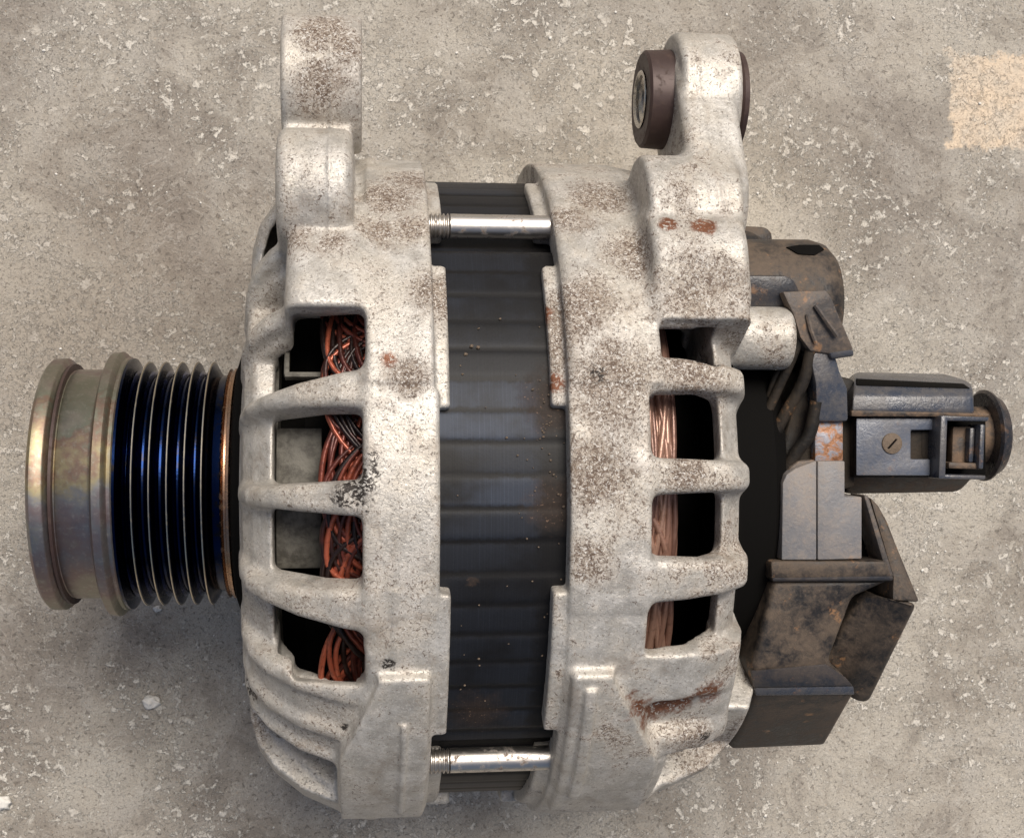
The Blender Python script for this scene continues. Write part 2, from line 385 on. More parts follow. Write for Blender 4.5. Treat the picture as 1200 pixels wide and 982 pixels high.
def surface(F, g):
    """surface nets"""
    F = F.astype(np.float32); s = F < 0
    nx, ny, nz = F.shape
    cnt = np.zeros((nx - 1, ny - 1, nz - 1), np.int8)
    for i in (0, 1):
        for j in (0, 1):
            for k in (0, 1): cnt += s[i:nx - 1 + i, j:ny - 1 + j, k:nz - 1 + k]
    act = (cnt > 0) & (cnt < 8)
    ci = np.argwhere(act); idx = np.full(cnt.shape, -1, np.int32); idx[act] = np.arange(len(ci))
    V = {}
    for i in (0, 1):
        for j in (0, 1):
            for k in (0, 1): V[i, j, k] = F[ci[:, 0] + i, ci[:, 1] + j, ci[:, 2] + k]
    acc = np.zeros((len(ci), 3)); num = np.zeros(len(ci))
    for c in V:
        for ax in range(3):
            if c[ax] == 0:
                e = list(c); e[ax] = 1; a = V[c]; b = V[tuple(e)]
                cr = (a < 0) != (b < 0); t = np.where(cr, a / np.where(cr, a - b, 1), 0)
                for q in range(3): acc[:, q] += np.where(cr, (t if q == ax else c[q]), 0)
                num += cr
    P = ci + acc / num[:, None]
    quads = []
    for ax in range(3):
        sl0 = [slice(None)] * 3; sl1 = [slice(None)] * 3; sl0[ax] = slice(0, -1); sl1[ax] = slice(1, None)
        A = s[tuple(sl0)]; B = s[tuple(sl1)]; e = np.argwhere(A != B)
        o1, o2 = [(1, 2), (2, 0), (0, 1)][ax]
        lim = np.array([nx, ny, nz])
        ok = (e[:, o1] > 0) & (e[:, o2] > 0) & (e[:, o1] < lim[o1] - 1) & (e[:, o2] < lim[o2] - 1)
        e = e[ok]; fl = A[e[:, 0], e[:, 1], e[:, 2]]
        def c(d1, d2):
            q = e.copy(); q[:, o1] -= d1; q[:, o2] -= d2; return idx[q[:, 0], q[:, 1], q[:, 2]]
        Q = np.stack([c(1, 1), c(0, 1), c(0, 0), c(1, 0)], 1)
        Q[~fl] = Q[~fl][:, ::-1]; quads.append(Q)
    Q = np.concatenate(quads)
    def samp(A, P):
        i = np.clip(np.floor(P).astype(int), 0, np.array(A.shape) - 2); f = P - i; r = 0
        for a in (0, 1):
            for b in (0, 1):
                for c_ in (0, 1):
                    wgt = (f[:, 0] if a else 1 - f[:, 0]) * (f[:, 1] if b else 1 - f[:, 1]) * (f[:, 2] if c_ else 1 - f[:, 2])
                    r = r + wgt * A[i[:, 0] + a, i[:, 1] + b, i[:, 2] + c_]
        return r
    def grad(P):
        G = np.stack([samp(F, P + dv) - samp(F, P - dv) for dv in (np.eye(3) * .8)], 1) / 1.6
        return G
    for _ in range(2):
        G = grad(P); f = samp(F, P); gn = (G ** 2).sum(1) + 1e-6
        st = G * (f / gn)[:, None]; ln = np.linalg.norm(st, axis=1); st *= np.minimum(1, .5 / np.maximum(ln, 1e-6))[:, None]
        P = P - st
    G = grad(P); N = G / (np.linalg.norm(G, axis=1)[:, None] + 1e-9)
    return P * g.h + g.o, N, Q

def np_mesh(name, V, N, Q, mat, parent):
    used = np.unique(Q); remap = np.full(len(V), -1); remap[used] = np.arange(len(used))
    V = V[used]; N = N[used]; Q = remap[Q]
    W = (V - np.array(BASE)) * MM; W[:, 2] += HZ * MM
    me = bpy.data.meshes.new(name)
    me.vertices.add(len(W)); me.vertices.foreach_set('co', W.astype(np.float32).ravel())
    me.loops.add(Q.size); me.loops.foreach_set('vertex_index', Q.astype(np.int32).ravel())
    me.polygons.add(len(Q)); me.polygons.foreach_set('loop_start', np.arange(0, Q.size, 4, dtype=np.int32))
    me.update(calc_edges=True); me.validate()
    me.polygons.foreach_set('use_smooth', np.ones(len(me.polygons), bool))
    me.normals_split_custom_set_from_vertices([tuple(n) for n in N.tolist()])
    return link(me, name, mat, parent, smooth=False)

def split_parts(V, N, Q, mat, parent, main, regions):
    """cut one casting surface into its named parts; regions: (name, test(x,y,z,r,phi))"""
    c = V[Q].mean(1); r = np.hypot(c[:, 1], c[:, 2]); ph = np.degrees(np.arctan2(c[:, 1], c[:, 2]))
    left = np.ones(len(Q), bool); picks = []
    for nm, f in regions:
        m = f(c[:, 0], c[:, 1], c[:, 2], r, ph) & left
        if m.sum() > 20: picks.append((nm, m)); left &= ~m
    root = np_mesh(main, V, N, Q[left], mat, parent)
    for nm, m in picks: np_mesh(nm, V, N, Q[m], mat, root)
    return root

# ================================================================ the ground
def floor():
    k = NB('concrete'); X, Y, Z = k.xyz()
    huge = k.noise(.006, 4, .55, .4); big = k.noise(.020, 5, .62, .5); mid = k.noise(.075, 6, .66, .6); fine = k.noise(.55, 5, .68, .3)
    grit = k.noise(2.4, 3, .65)
    c = k.mix(k.ramp(big, .38, .62), (.235, .208, .176), (.40, .367, .315))
    c = k.mix(k.math('MULTIPLY', k.ramp(huge, .35, .65), .4), c, (.38, .34, .28))
    c = k.mix(k.math('MULTIPLY', k.ramp(mid, .46, .62), .55), c, (.40, .375, .335))
    c = k.mix(k.math('MULTIPLY', k.ramp(mid, .50, .36), .45), c, (.165, .145, .125))
    cloud = k.noise(.011, 5, .6, .7)
    c = k.mix(k.math('MULTIPLY', k.ramp(cloud, .47, .60), .6), c, (.47, .435, .37))
    c = k.mix(k.math('MULTIPLY', k.ramp(cloud, .48, .38), .5), c, (.20, .175, .15))
    drift = k.ramp(k.noise(.026, 5, .68, .8), .44, .56)
    # pale laitance crumbs gathered in drifts, at three sizes
    a1 = k.noise(.20, 6, .74, .3); a2 = k.noise(.40, 5, .70, .3); a3 = k.noise(1.15, 4, .68, .3)
    crumb = None; h = None
    for a, lo, hi, col, base_, gain in ((a1, .555, .60, (.53, .495, .435), .10, .78), (a2, .545, .60, (.62, .585, .52), .12, .80), (a3, .57, .62, (.66, .63, .57), .16, .60)):
        m = k.math('MULTIPLY', k.ramp(a, lo, hi), k.math('ADD', base_, k.math('MULTIPLY', drift, gain)))
        c = k.mix(m, c, col); crumb = m if crumb is None else k.math('MAXIMUM', crumb, m)
    # dark pores and grit between them
    dk = k.math('MULTIPLY', k.ramp(k.noise(.75, 5, .7, .4), .59, .65), .5)
    c = k.mix(dk, c, (.13, .108, .088))
    dk2 = k.math('MULTIPLY', k.ramp(k.noise(1.7, 3, .7), .60, .67), .40)
    c = k.mix(dk2, c, (.12, .10, .085))
    vein = k.math('ABSOLUTE', k.math('SUBTRACT', k.noise(.035, 5, .68, .9), .5))
    c = k.mix(k.math('MULTIPLY', k.ramp(vein, .008, .0), .45), c, (.50, .475, .43))
    vein2 = k.math('ABSOLUTE', k.math('SUBTRACT', k.noise(.016, 6, .6, .5), .53))
    hair = k.math('MULTIPLY', k.ramp(vein2, .0022, .0), .15)
    c = k.mix(hair, c, (.09, .075, .062))
    sp = k.math('MULTIPLY', k.ramp(k.voro(.22), .085, .05), k.ramp(k.noise(.4, 2), .5, .6))
    c = k.mix(k.math('MULTIPLY', sp, .8), c, (.64, .62, .57))
    ag = k.math('MULTIPLY', k.ramp(k.voro(.5), .13, .08), k.ramp(k.noise(.23, 2), .52, .6))
    c = k.mix(k.math('MULTIPLY', ag, .6), c, (.36, .27, .19))
    c = k.mix(k.math('MULTIPLY', k.ramp(grit, .42, .70), .30), c, (.14, .122, .105))
    warm = k.blob((85, 68, 0), 80, 1.0, .25, .012)
    c = k.mix(k.math('MULTIPLY', warm, .38), c, (.52, .455, .35))
    brown = k.blob((-70, 38, 0), 70, 1.0, .25, .015)
    c = k.mix(k.math('MULTIPLY', brown, .55), c, (.185, .148, .115))
    # faded sandy paint stain at the top right
    P0 = (170.9, 121.8, -71.0); P1 = (228.9, 93.3, -71.0)
    wob = k.math('MULTIPLY', k.math('SUBTRACT', k.noise(.15, 6, .72), .5), 15.0)
    dx = k.math('SUBTRACT', abs(P1[0] - P0[0]) / 2, k.math('ABSOLUTE', k.math('SUBTRACT', X, (P0[0] + P1[0]) / 2)))
    dy = k.math('SUBTRACT', abs(P1[1] - P0[1]) / 2, k.math('ABSOLUTE', k.math('SUBTRACT', Y, (P0[1] + P1[1]) / 2)))
    dm = k.math('ADD', k.math('MINIMUM', dx, dy), wob)
    pm = k.math('MULTIPLY', k.ramp(dm, -.2, 1.6), k.math('SUBTRACT', .92, k.math('MULTIPLY', k.ramp(a2, .54, .60), .22)))
    pc = k.mix(k.ramp(k.noise(.09, 4, .6), .35, .65), (.66, .53, .39), (.58, .50, .40)); pc = k.mix(k.ramp(k.noise(.8, 3, .7, .4), .60, .66), pc, (.30, .225, .165))
    c = k.mix(pm, c, pc)
    n = k.bump(big, 1.2, None, .6); n = k.bump(mid, 1.0, n, .8); n = k.bump(fine, .45, n, .9)
    n = k.bump(crumb, .30, n, .9); n = k.bump(k.math('SUBTRACT', 1.0, k.math('MAXIMUM', k.math('MAXIMUM', dk, dk2), hair)), .30, n, .9); n = k.bump(grit, .18, n, .8)
    m = k.fin(c, k.math('ADD', .68, k.math('MULTIPLY', crumb, .2)), 0, n, spec=.3)
    bm = bmesh.new()
    bmesh.ops.create_grid(bm, x_segments=4, y_segments=4, size=2.0)
    me = bpy.data.meshes.new('concrete_floor'); bm.to_mesh(me); bm.free()
    o = link(me, 'concrete_floor', m); setp(o, kind='structure')
floor()

# ================================================================ the alternator
alt = bpy.data.objects.new('alternator', None); scene.collection.objects.link(alt)
alt.location = (BASE.x * MM, 0, 0); alt.empty_display_size = .05
setp(alt, label='used car alternator with cast aluminium housings and black ribbed pulley lying on concrete', category='alternator')

# ---- front housing -------------------------------------------------
EAR = (81.0, 28.0)
def front_housing():
    g = Grid((-24, 21, -74, 98, -73, 77), .52)
    ring = g.prof([(-21.9, 12), (-21.9, 43), (-21, 49), (-18.8, 53), (-15, 57.5), (-8, 64), (-2, 69), (2, 71), (13, 71), (13, 66), (2, 66.5), (-7, 60.5), (-13, 53.5), (-17, 47), (-18, 12)]) - .3
    ribp = g.prof([(-22.2, 44), (-21.8, 52), (-20.2, 57.5), (-17, 62), (-11, 66.8), (-3, 70.4), (3, 71.4), (4, 66), (-5, 62), (-16, 53), (-18, 44)])
    slots = g.cb(-15.2, 1.0, -27.4, 28.6, 36, 90, 1.0)
    F = S(ring, slots, 1.2)
    F = S(F, g.cb(-20.8, -14, 34.5, 45.5, 50.5, 90, 1.5), 1)
    F = S(F, g.cb(-20.8, -15, 20, 28.5, 53, 90, 1.5), 1)
    F = S(F, g.cb(-20.6, -9, 51, 68, 42, 90, 1.5), 1)
    # shallow dark recess low on the near side
    F = U(F, np.maximum(ribp, g.cb(-30, 5, -125, -62.5, 0, 90, 1)), 1.5)
    F = U(F, np.maximum(ribp, g.cb(-30, 5, 74.5, 130, 0, 90, 1)), 1.5)
    F = S(F, g.cb(-17.5, -3.4, -62.0, -47.2, 56.5, 90, 1.2), .5)
    for pc, w0, w1 in [(16.6, 1.5, 3.6), (.8, 1.9, 3.2), (-15.4, 1.9, 4.2)]:
        band = g.wedge(pc, w0, w1, -17, 1)
        rib = g.boxq([ribp + 1.6, band + 1.6], 1.6)
        F = U(F, rib, 1.7)
    for pc, w0, w1 in [(31.5, 1.9, 3.2), (48.5, 2.0, 3.2), (73.5, 1.6, 3.2), (-29.8, 1.5, 2.0), (-38.2, 1.6, 1.8), (-44.8, 1.2, 1.6)]:
        band = g.wedge(pc, w0, w1, -17, 1)
        rib = g.boxq([ribp + 1.4, band + 1.4], 1.4)
        F = U(F, rib, 1.8 if pc > 0 else 1.5)
    F = U(F, np.maximum(ribp + 1.15, g.cb(-30, 3, -45.2, -28.4, 0, 90, 1)), 1.8)
    # wall flanks between the closed ribs
    F = U(F, g.cb(-3.6, 2, -62, -45, 58, 71.4, 1.2), 1.4)
    # belt and tabs
    F = U(F, g.cb(1, 14.1, -16, 16.2, 64, 71.2, .5), .8)
    for p0, p1 in [(14, 38.8), (49.6, 66), (-37.8, -13), (-66, -50), (-100, -60)]:
        F = U(F, g.cb(6, 16.1, p0, p1, 63.5, 68.9 if p0 > 0 or p0 < -40 else 71, .5), .5)
    F = U(F, g.cb(10, 20, -104, -84, 63.5, 70.5, .6), .5)
    # pads that carry the through bolts
    F = U(F, g.cb(1.5, 13.0, 17, 66, 62, 71.8, .5), .9)
    sl = (g.X - (3.5 - np.clip((-g.P - 26) / 14, 0, 1.05) * 6.5))
    pad = g.cb(-6, 12.8, -62, -25.0, 60, 73.3, .8)
    F = U(F, np.maximum(pad, -sl * .85), 1.3)
    F = U(F, g.cb(-2.6, 12.8, -92, -55, 62, 71.4, 1.2), 1.5)
    # lug stack for the mounting ear
    lug = g.cb(-13.0, 3.0, 27.0, 52, 58, 72.6, 3.4)
    F = U(F, np.maximum(lug, -g.cb(-40, 1.0, -20, 28.8, 0, 71.5, 1.2)), 1.2)
    F = S(F, g.cb(-15.2, 1.0, 20.4, 28.6, 40, 90, 1.0), .8)
    F = U(F, g.cyl(-15.0, -.9, 57.8, 44.3, 11.8, 2.2), .8)
    F = U(F, g.seg(-14.6, -1, (52, 30), (78, 28), 12, 8, 1), 1.5)
    F = U(F, g.cyl(-14.9, .8, EAR[0] + 1.2, EAR[1], 13.6, 1.0), .5)
    F = S(F, g.cyl(-20, 6, EAR[0], EAR[1], 5.2, .1), .8)
    F = S(F, g.cyl(-13.5, .2, 72, 20, 4.0, 1.0) + 50, .5)
    # brighter fillet between lug and pad, casting seam
    F = U(F, g.box(-5.55, -4.75, 48, 92, 30, 57.5, .3) + np.maximum(0, F - .12), .2)
    F = U(F, np.maximum(g.cb(7.6, 8.8, -58, -33, 70, 74.0, .3), 0 * g.X - 50), .3)
    F = U(F, g.cb(5.8, 7.0, -23, -12, 68, 71.7, .3), .3)
    rout = g.prof([(-22.2, 0), (-22.2, 44), (-21.8, 52), (-20.2, 57.5), (-17, 62), (-11, 66.8), (-3, 70.4), (3, 71.4), (3, 0)])
    pout = g.prof([(-21.9, 0), (-21.9, 43), (-21, 49), (-18.8, 53), (-15, 57.5), (-8, 64), (-2, 69), (2, 71), (13, 71), (13, 0)])
    F = S(F, np.maximum(g.cb(-14.8, 1.0, 20.4, 34, 36, 90, .8), pout + 2.6), .5)
    F = S(F, np.maximum(g.cb(-14.6, 1.0, -33, -20.4, 36, 90, .8), rout + 3.4), .5)
    F = S(F, np.maximum(g.cb(-21, -2, 68, 140, 30, 90, .8), rout + 2.2), .5)
    F = S(F, g.cb(-20.2, -9, 51.2, 71.0, 30, 66, .8), .5)
    F = S(F, g.box(-11.8, 1.0, 25.5, 33.4, 34, 80, 1.2), .8)
    F = S(F, g.box(-11.8, 1.0, -32.4, -25.5, 34, 80, 1.2), .8)
    # hub for the bearing
    F = U(F, g.cyl(-23.4, -17, 0, 0, 33, 1.0), 1.5)
    V, N, Q = surface(F, g)
    reg = [('mounting_ear', lambda x, y, z, r, p: (y > 68.5) & (x < 1.5)),
           ('mounting_lug', lambda x, y, z, r, p: (r > 71.9) & (x < 3) & (y > 25)),
           ('bolt_boss', lambda x, y, z, r, p: (r > 71.6) & (p > 24) & (x > 2.5)),
           ('bolt_boss', lambda x, y, z, r, p: (r > 71.7) & (p < -24) & (x > -6) & (p > -66))]
    for pc in (16.6, .8, -15.4):
        reg.append(('cooling_rib', lambda x, y, z, r, p, pc=pc: (np.abs(p - pc) < 4.6) & (x < 0) & (x > -20.5) & (r > 48)))
    return split_parts(V, N, Q, 'cast_front', alt, 'front_housing', reg)
fh = front_housing()

# ---- rear housing ---------------------------------------------------
def rear_housing():
    g = Grid((30.5, 87, -74, 98, -73, 77), .55)
    ring = g.prof([(37.2, 65.5), (37.2, 71), (53, 71), (60, 69.7), (65.5, 65), (69.5, 61), (70.5, 57), (70.5, 52.5), (68.2, 52.5), (67.2, 57.5), (65.2, 60.5), (58, 66.5), (50, 67)]) - .3
    ribp = g.prof([(48, 71), (58, 71.2), (66, 69.5), (70, 67), (71.5, 62), (71.3, 53), (68.5, 53), (66.5, 60), (60, 66), (50, 67)])
    slots = g.cb(51.2, 65.3, -23.0, 26.4, 36, 90, 1.0)
    F = S(ring, slots, 1.0)
    for pc, w0, w1 in [(18.9, 3.4, 2.5), (3.7, 3.3, 2.6), (-11.6, 4.2, 2.8)]:
        rib = g.boxq([ribp + 1.7, g.wedge(pc, w0, w1, 52, 70) + 1.7], 1.7)
        F = U(F, rib, 2.2)
    # closed flank with a channel, lip and lower lobe
    F = U(F, np.maximum(ribp, g.cb(40, 75, -43.5, -23.4, 0, 90, 1.0)), 1.5)
    F = S(F, g.cb(53.0, 90, -39.0, -32.0, 68.2, 95, 2.2), 2.4)
    F = U(F, np.maximum(ribp, g.cb(40, 75, -43.6, -40.6, 0, 71.4, 1.0)), 1.5)
    low = g.prof([(50, 69), (64, 68.2), (72, 65), (77.5, 60), (80, 54), (80.5, 48), (66, 46), (60, 60), (50, 62)])
    F = U(F, np.maximum(low, g.cb(48, 90, -110, -45.5, 0, 90, 1)), 1.0)
    F = S(F, g.cb(57, 77.5, -62, -43.8, 60.0, 90, 2.0), 1.0)
    F = U(F, g.cb(55.5, 60.5, -54, -48.5, 60, 67, .8), .8)
    # belt and tabs
    F = U(F, g.cb(37.0, 51, -16, 16.2, 64, 71.2, .5), .8)
    for p0, p1, rr in [(14.3, 39, 68.9), (50, 67, 68.9), (-37.8, -13, 70.6), (-70, -49.5, 69.6), (-100, -60, 69.6)]:
        F = U(F, g.cb(34.1, 45, p0, p1, 63.5, rr, .5), .5)
    F = U(F, g.cb(31.2, 45, -104, -83, 63.5, 70.3, .6), .5)
    # pads
    F = U(F, g.cb(37.6, 54, 17, 67, 62, 71.9, .5), .9)
    sl = (g.X - (45.5 + np.clip((-g.P - 26) / 15, 0, 1.1) * 9.5))
    F = U(F, np.maximum(g.cb(37.9, 62, -61, -25.0, 60, 73.6, .9), sl * .85), 1.8)
    F = U(F, g.cb(38.4, 59, -95, -44, 60, 71.6, 1.6), 1.6)
    F = U(F, g.cb(40.2, 42.5, -52, -27, 70, 74.6, .3), .2)
    F = U(F, g.cb(40.9, 41.5, -24, -13, 69, 71.6, .2), .2)
    # ear block
    blk = U(g.cyl(53.4, 71.5, 42, 51, 12.2, 1.6), g.cb(53.4, 71.3, 25, 45, 58, 73.2, 2.2), 3)
    F = U(F, np.maximum(blk, -g.cb(51, 90, -20, 26.6, 0, 110, 1.2)), 1.8)
    F = U(F, g.cyl(54.0, 72.2, 53, 44, 13.0, 1.2), 1.5)
    F = U(F, g.seg(63.2, 75.0, (58, 40), (78, 30), 11.5, 11, 1.8), 2.2)
    F = U(F, g.cyl(64.2, 76.6, EAR[0], EAR[1], 13.6, 1.3), 1.2)
    F = S(F, g.cyl(50, 90, EAR[0], EAR[1], 7.0, .1), .8)
    F = U(F, g.box(66.9, 67.5, 50, 94, 30, 57.5, .25) + np.maximum(0, F - .12), .2)
    F = U(F, g.cb(44.2, 45.0, -14, 20, 70, 71.7, .25), .3)
    # round post behind the block
    F = U(F, g.cyl(64, 84.5, 30.5, 45, 6.2, 1.4), 2.5)
    pout = g.prof([(37, 0), (37, 71), (53, 71), (60, 69.7), (65.5, 65), (69.5, 61), (70.5, 57), (70.5, 0)])
    F = S(F, g.cb(51.2, 65.0, 20, 36, 36, 69.5, .8), .5)
    F = S(F, np.maximum(g.cb(51.2, 65.0, -31, -15.5, 36, 90, .8), pout + 2.4), .5)
    V, N, Q = surface(F, g)
    reg = [('mounting_ear', lambda x, y, z, r, p: (y > 67.5) & (x > 56)),
           ('post', lambda x, y, z, r, p: (x > 72.6) & (y > 20)),
           ('mounting_lug', lambda x, y, z, r, p: (r > 71.9) & (x > 54) & (y > 25)),
           ('bolt_boss', lambda x, y, z, r, p: (r > 71.7) & (p > 24) & (x < 54)),
           ('bolt_boss', lambda x, y, z, r, p: (r > 71.7) & (p < -24) & (x < 60))]
    for pc in (18.9, 3.7, -11.6):
        reg.append(('cooling_rib', lambda x, y, z, r, p, pc=pc: (np.abs(p - pc) < 4.2) & (x > 52) & (x < 73) & (r > 50)))
    return split_parts(V, N, Q, 'cast_rear', alt, 'rear_housing', reg)
rh = rear_housing()

# ---- stator ----------------------------------------------------------
def stator():
    bm = bmesh.new(); n = 720; rows = []
    rnd = [random.uniform(-.12, .12) for _ in range(80)]
    for xi, x in enumerate([8, 20, 32, 45]):
        row = []
        for i in range(n):
            a = 360 * i / n; q = ((a + 1.0) % 5.0) / 5.0; kx = int((a + 1.0) // 5)
            e = min(q, 1 - q); sm = min(1, e / .16); sm = sm * sm * (3 - 2 * sm)
            r = 66.75 + (.16 + rnd[kx % 80] * 1.2) * sm
            dd = abs((a - 49.5 + 180) % 360 - 180); de = abs((a + 49.2 + 180) % 360 - 180); dd = min(dd, de)
            if dd < 5.5: r -= 3.2 * min(1, (5.5 - dd) / 1.0)
            an = math.radians(a); row.append(bm.verts.new((x, r * math.sin(an), r * math.cos(an))))
        rows.append(row)
    for a, b in zip(rows[:-1], rows[1:]):
        for i in range(n): bm.faces.new((a[i], a[(i + 1) % n], b[(i + 1) % n], b[i]))
    return bm_obj('stator_core', bm, 'stator', alt, angle=45)
st = stator()
bm = bmesh.new()
for i in range(70):
    px = random.gauss(33, 2.2) if i < 45 else random.uniform(17, 35); ph = math.radians(random.gauss(11, 4) if i < 30 else random.uniform(-35, 30))
    if i < 3: px, ph = [(19.2, math.radians(23)), (20.3, math.radians(24.4)), (21.5, math.radians(24.2))][i]
    if px > 36.6: continue
    r = random.uniform(.12, .3) if i > 2 else .42
    bmesh.ops.create_icosphere(bm, subdivisions=1, radius=r, matrix=Matrix.Translation((px, 67.05 * math.sin(ph), 67.05 * math.cos(ph))) @ Matrix.Rotation(random.random() * 6, 4, (1, .3, .2)) @ Matrix.Diagonal((1, random.uniform(.5, 1), .8, 1)))
g_ = bm_obj('grit', bm, 'rivet', st); g_['kind'] = 'stuff'

# ---- inner works ------------------------------------------------------
rotor = bm_obj('rotor', lathe_bm([(-16, 12), (-16, 40), (-10, 46), (14, 47), (44, 47), (60, 44), (68, 40), (68, 12)], 96), 'black', alt)
def fan(x0, x1, spans, r0, r1, mat):
    bm = bmesh.new()
    for (a0, a1, ro) in spans:
        n = 14; prev = None
        for i in range(n + 1):
            a = math.radians(a0 + (a1 - a0) * i / n); rr = ro
            cur = [bm.verts.new((x, q * math.sin(a), q * math.cos(a))) for x, q in ((x0, rr), (x1, rr), (x1, rr - 1.6), (x0, rr - 1.6))]
            if prev:
                for k_ in range(4): bm.faces.new((prev[k_], cur[k_], cur[(k_ + 1) % 4], prev[(k_ + 1) % 4]))
            else: bm.faces.new(cur)
            prev = cur
        bm.faces.new(prev[::-1])
    return bm_obj('fan_blade', bm, mat, f_hub, bevel=.25)
f_hub = bm_obj('fan', lathe_bm([(-15.6, 14), (-15.6, 49), (-14.9, 49), (-14.9, 14)], 96), 'fan', alt)
for a in (-14, 74, 120, -110, -160):
    fan(-14.9, -6.6, [(a, a + 28, 53.5)], 50, 54, 'fan')
fan(-13.6, -12.6, [(24, 34, 56)], 50, 54, 'fan'); fan(-13.4, -6, [(23.6, 24.6, 56)], 50, 54, 'fan')

def winding(name, mat, xs, dirn, r0, rw, nb, nw, ph0, ph1, reach, seed, mul=1.0):
    bm = bmesh.new(); lay_t = bm.verts.layers.float.new('tint'); rnd = random.Random(seed); pitch = (ph1 - ph0) / nb
    for b in range(nb):
        c = ph0 + pitch * (b + .5) + rnd.uniform(-1.5, 1.5); lay = rnd.choice([0, .5, 1.0]); span = pitch * rnd.uniform(1.5, 2.2) * mul
        lean = rnd.choice([-1, 1]) * rnd.uniform(.15, .4)
        for w_ in range(nw):
            pts = []; hgt = reach - w_ * rw * rnd.uniform(1.3, 1.9) + rnd.uniform(-.5, .3); ph_off = rnd.uniform(-1, 1)
            wob = rnd.uniform(-.5, .5)
            for t in np.linspace(-1, 1, 19):
                tt = t - lean * (1 - t * t)
                s = 1 - abs(t) ** 2.6
                ph = math.radians(c + tt * (span - w_ * .35) + ph_off)
                rr = r0 - lay + (w_ % 2) * .35 - s * .3 + math.sin(t * 3 + wob * 5) * .12
                pts.append((xs + dirn * (hgt * s + wob * math.sin(t * 4)), rr * math.sin(ph), rr * math.cos(ph)))
            n0 = len(bm.verts); tube_bm(bm, pts, rw * rnd.uniform(.85, 1.05), 6); bm.verts.ensure_lookup_table(); tv = rnd.random()
            for q in range(n0, len(bm.verts)): bm.verts[q][lay_t] = tv
    return bm_obj(name, bm, mat, alt, angle=80)
winding('copper_winding', 'copper_front', 8, -1, 61.6, .6, 15, 9, -50, 55, 14.4, 3, 1.1)
winding('copper_winding', 'copper_rear', 45, 1, 60.5, .75, 15, 9, -50, 50, 12.8, 5, 2.6)
bm_obj('winding_core', lathe_bm([(-5.0, 50), (-5.0, 58.2), (10, 58.8), (14, 64)], 128), 'black', alt)
bm_obj('winding_core', lathe_bm([(40, 64), (44, 58.2), (55.3, 57.5), (55.3, 50)], 128), 'black', alt)

# ---- through bolts ------------------------------------------------------
for sgn, cy in ((1, 51.7), (-1, -51.1)):
    cz = 44.0
    prof = [(11, 2.1)]
    root = bm_obj('through_bolt', lathe_bm([(17.6, 1.2), (17.6, 2.35), (40.5, 2.35), (40.5, 1.2)], 40, cy, cz), 'bolt', alt)
    tp = []; x = 12.0
    while x < 17.6:
        tp += [(x, 1.95), (x + .28, 2.4), (x + .42, 2.4), (x + .7, 1.95)]; x += .8
    bm_obj('thread', lathe_bm(tp, 40, cy, cz), 'bolt', root, angle=30)

# ---- pulley ----------------------------------------------------------
def pulley():
    cy, cz = .5, 0
    pr = [(-50.6, 20), (-50.6, 28.2), (-50.2, 28.6), (-49.6, 28.5), (-48.8, 26.9)]
    root_pr = [(-48.9, 27.0), (-48.2, 26.8), (-47.0, 23.6)]
    crests = [-45.2, -41.75, -38.25, -34.8, -31.4]
    body = [(-48.9, 24), (-48.9, 27.4), (-48.4, 27.4)]
    for c in crests:
        body += [(c - 2.05, 23.6), (c - 1.55, 23.5), (c - .28, 26.35), (c - .14, 26.45)]
        body += [(c + .14, 26.45), (c + .28, 26.35)]
    body += [(-29.6, 23.6), (-28.6, 23.8), (-27.2, 24.0), (-27.0, 22)]
    p = bm_obj('pulley', lathe_bm(body, 200, cy, cz), 'pulley', alt, angle=30)
    for c in [-48.3] + crests:
        bm_obj('groove_sky_sheen', lathe_bm([(c + .95, 24.75), (c + 1.15, 24.55), (c + 1.4, 24.3), (c + 1.6, 23.9)], 200, cy, cz), 'groove_sheen', p)  # thin rings added to carry the painted sky sheen
    for c in crests:
        bm_obj('groove_crest', lathe_bm([(c - .26, 26.0), (c - .17, 26.62), (c + .06, 26.66), (c + .2, 26.3)], 200, cy, cz), 'crest', p)
    col = bm_obj('collar', lathe_bm([(-65.9, 10), (-65.9, 25.6), (-65.5, 26.6), (-64.9, 27.2), (-62.6, 27.3), (-62.2, 27.0), (-61.6, 25.3), (-60.6, 24.6), (-60.2, 24.9),
                                     (-54.2, 24.9), (-53.6, 25.2), (-53.2, 27.4), (-52.6, 28.6), (-50.9, 28.8), (-50.5, 28.5), (-49.9, 27.5), (-49.2, 27.6), (-48.8, 27.2), (-48.8, 24)], 200, cy, cz), 'zinc', p, angle=40)
    bm_obj('retaining_ring', lathe_bm([(-61.75, 24.0), (-61.5, 26.1), (-60.9, 26.1), (-60.7, 24.0)], 200, cy, cz), 'rust_ring', col)
    bm_obj('spacer_ring', lathe_bm([(-28.0, 20), (-28.0, 24.8), (-27.7, 25.2), (-27.3, 24.6), (-26.9, 24.6), (-26.7, 25.3), (-26.2, 25.4), (-26.0, 24)], 160, cy, cz), 'bronze', p)
    bm_obj('bearing_seal', lathe_bm([(-25.9, 20), (-25.7, 26.5), (-25.2, 28.0), (-22.2, 28.4), (-22.0, 20)], 160, cy, cz), 'black', p)
    bm_obj('shaft', lathe_bm([(-66.3, 0.01), (-66.3, 8.0), (-65.9, 8.5), (-40, 8.5)], 64, cy, cz), 'bolt', p)
    bm_obj('backing', lathe_bm([(-49, 23.0), (-27, 23.0)], 64, cy, cz), 'black', p)
pulley()

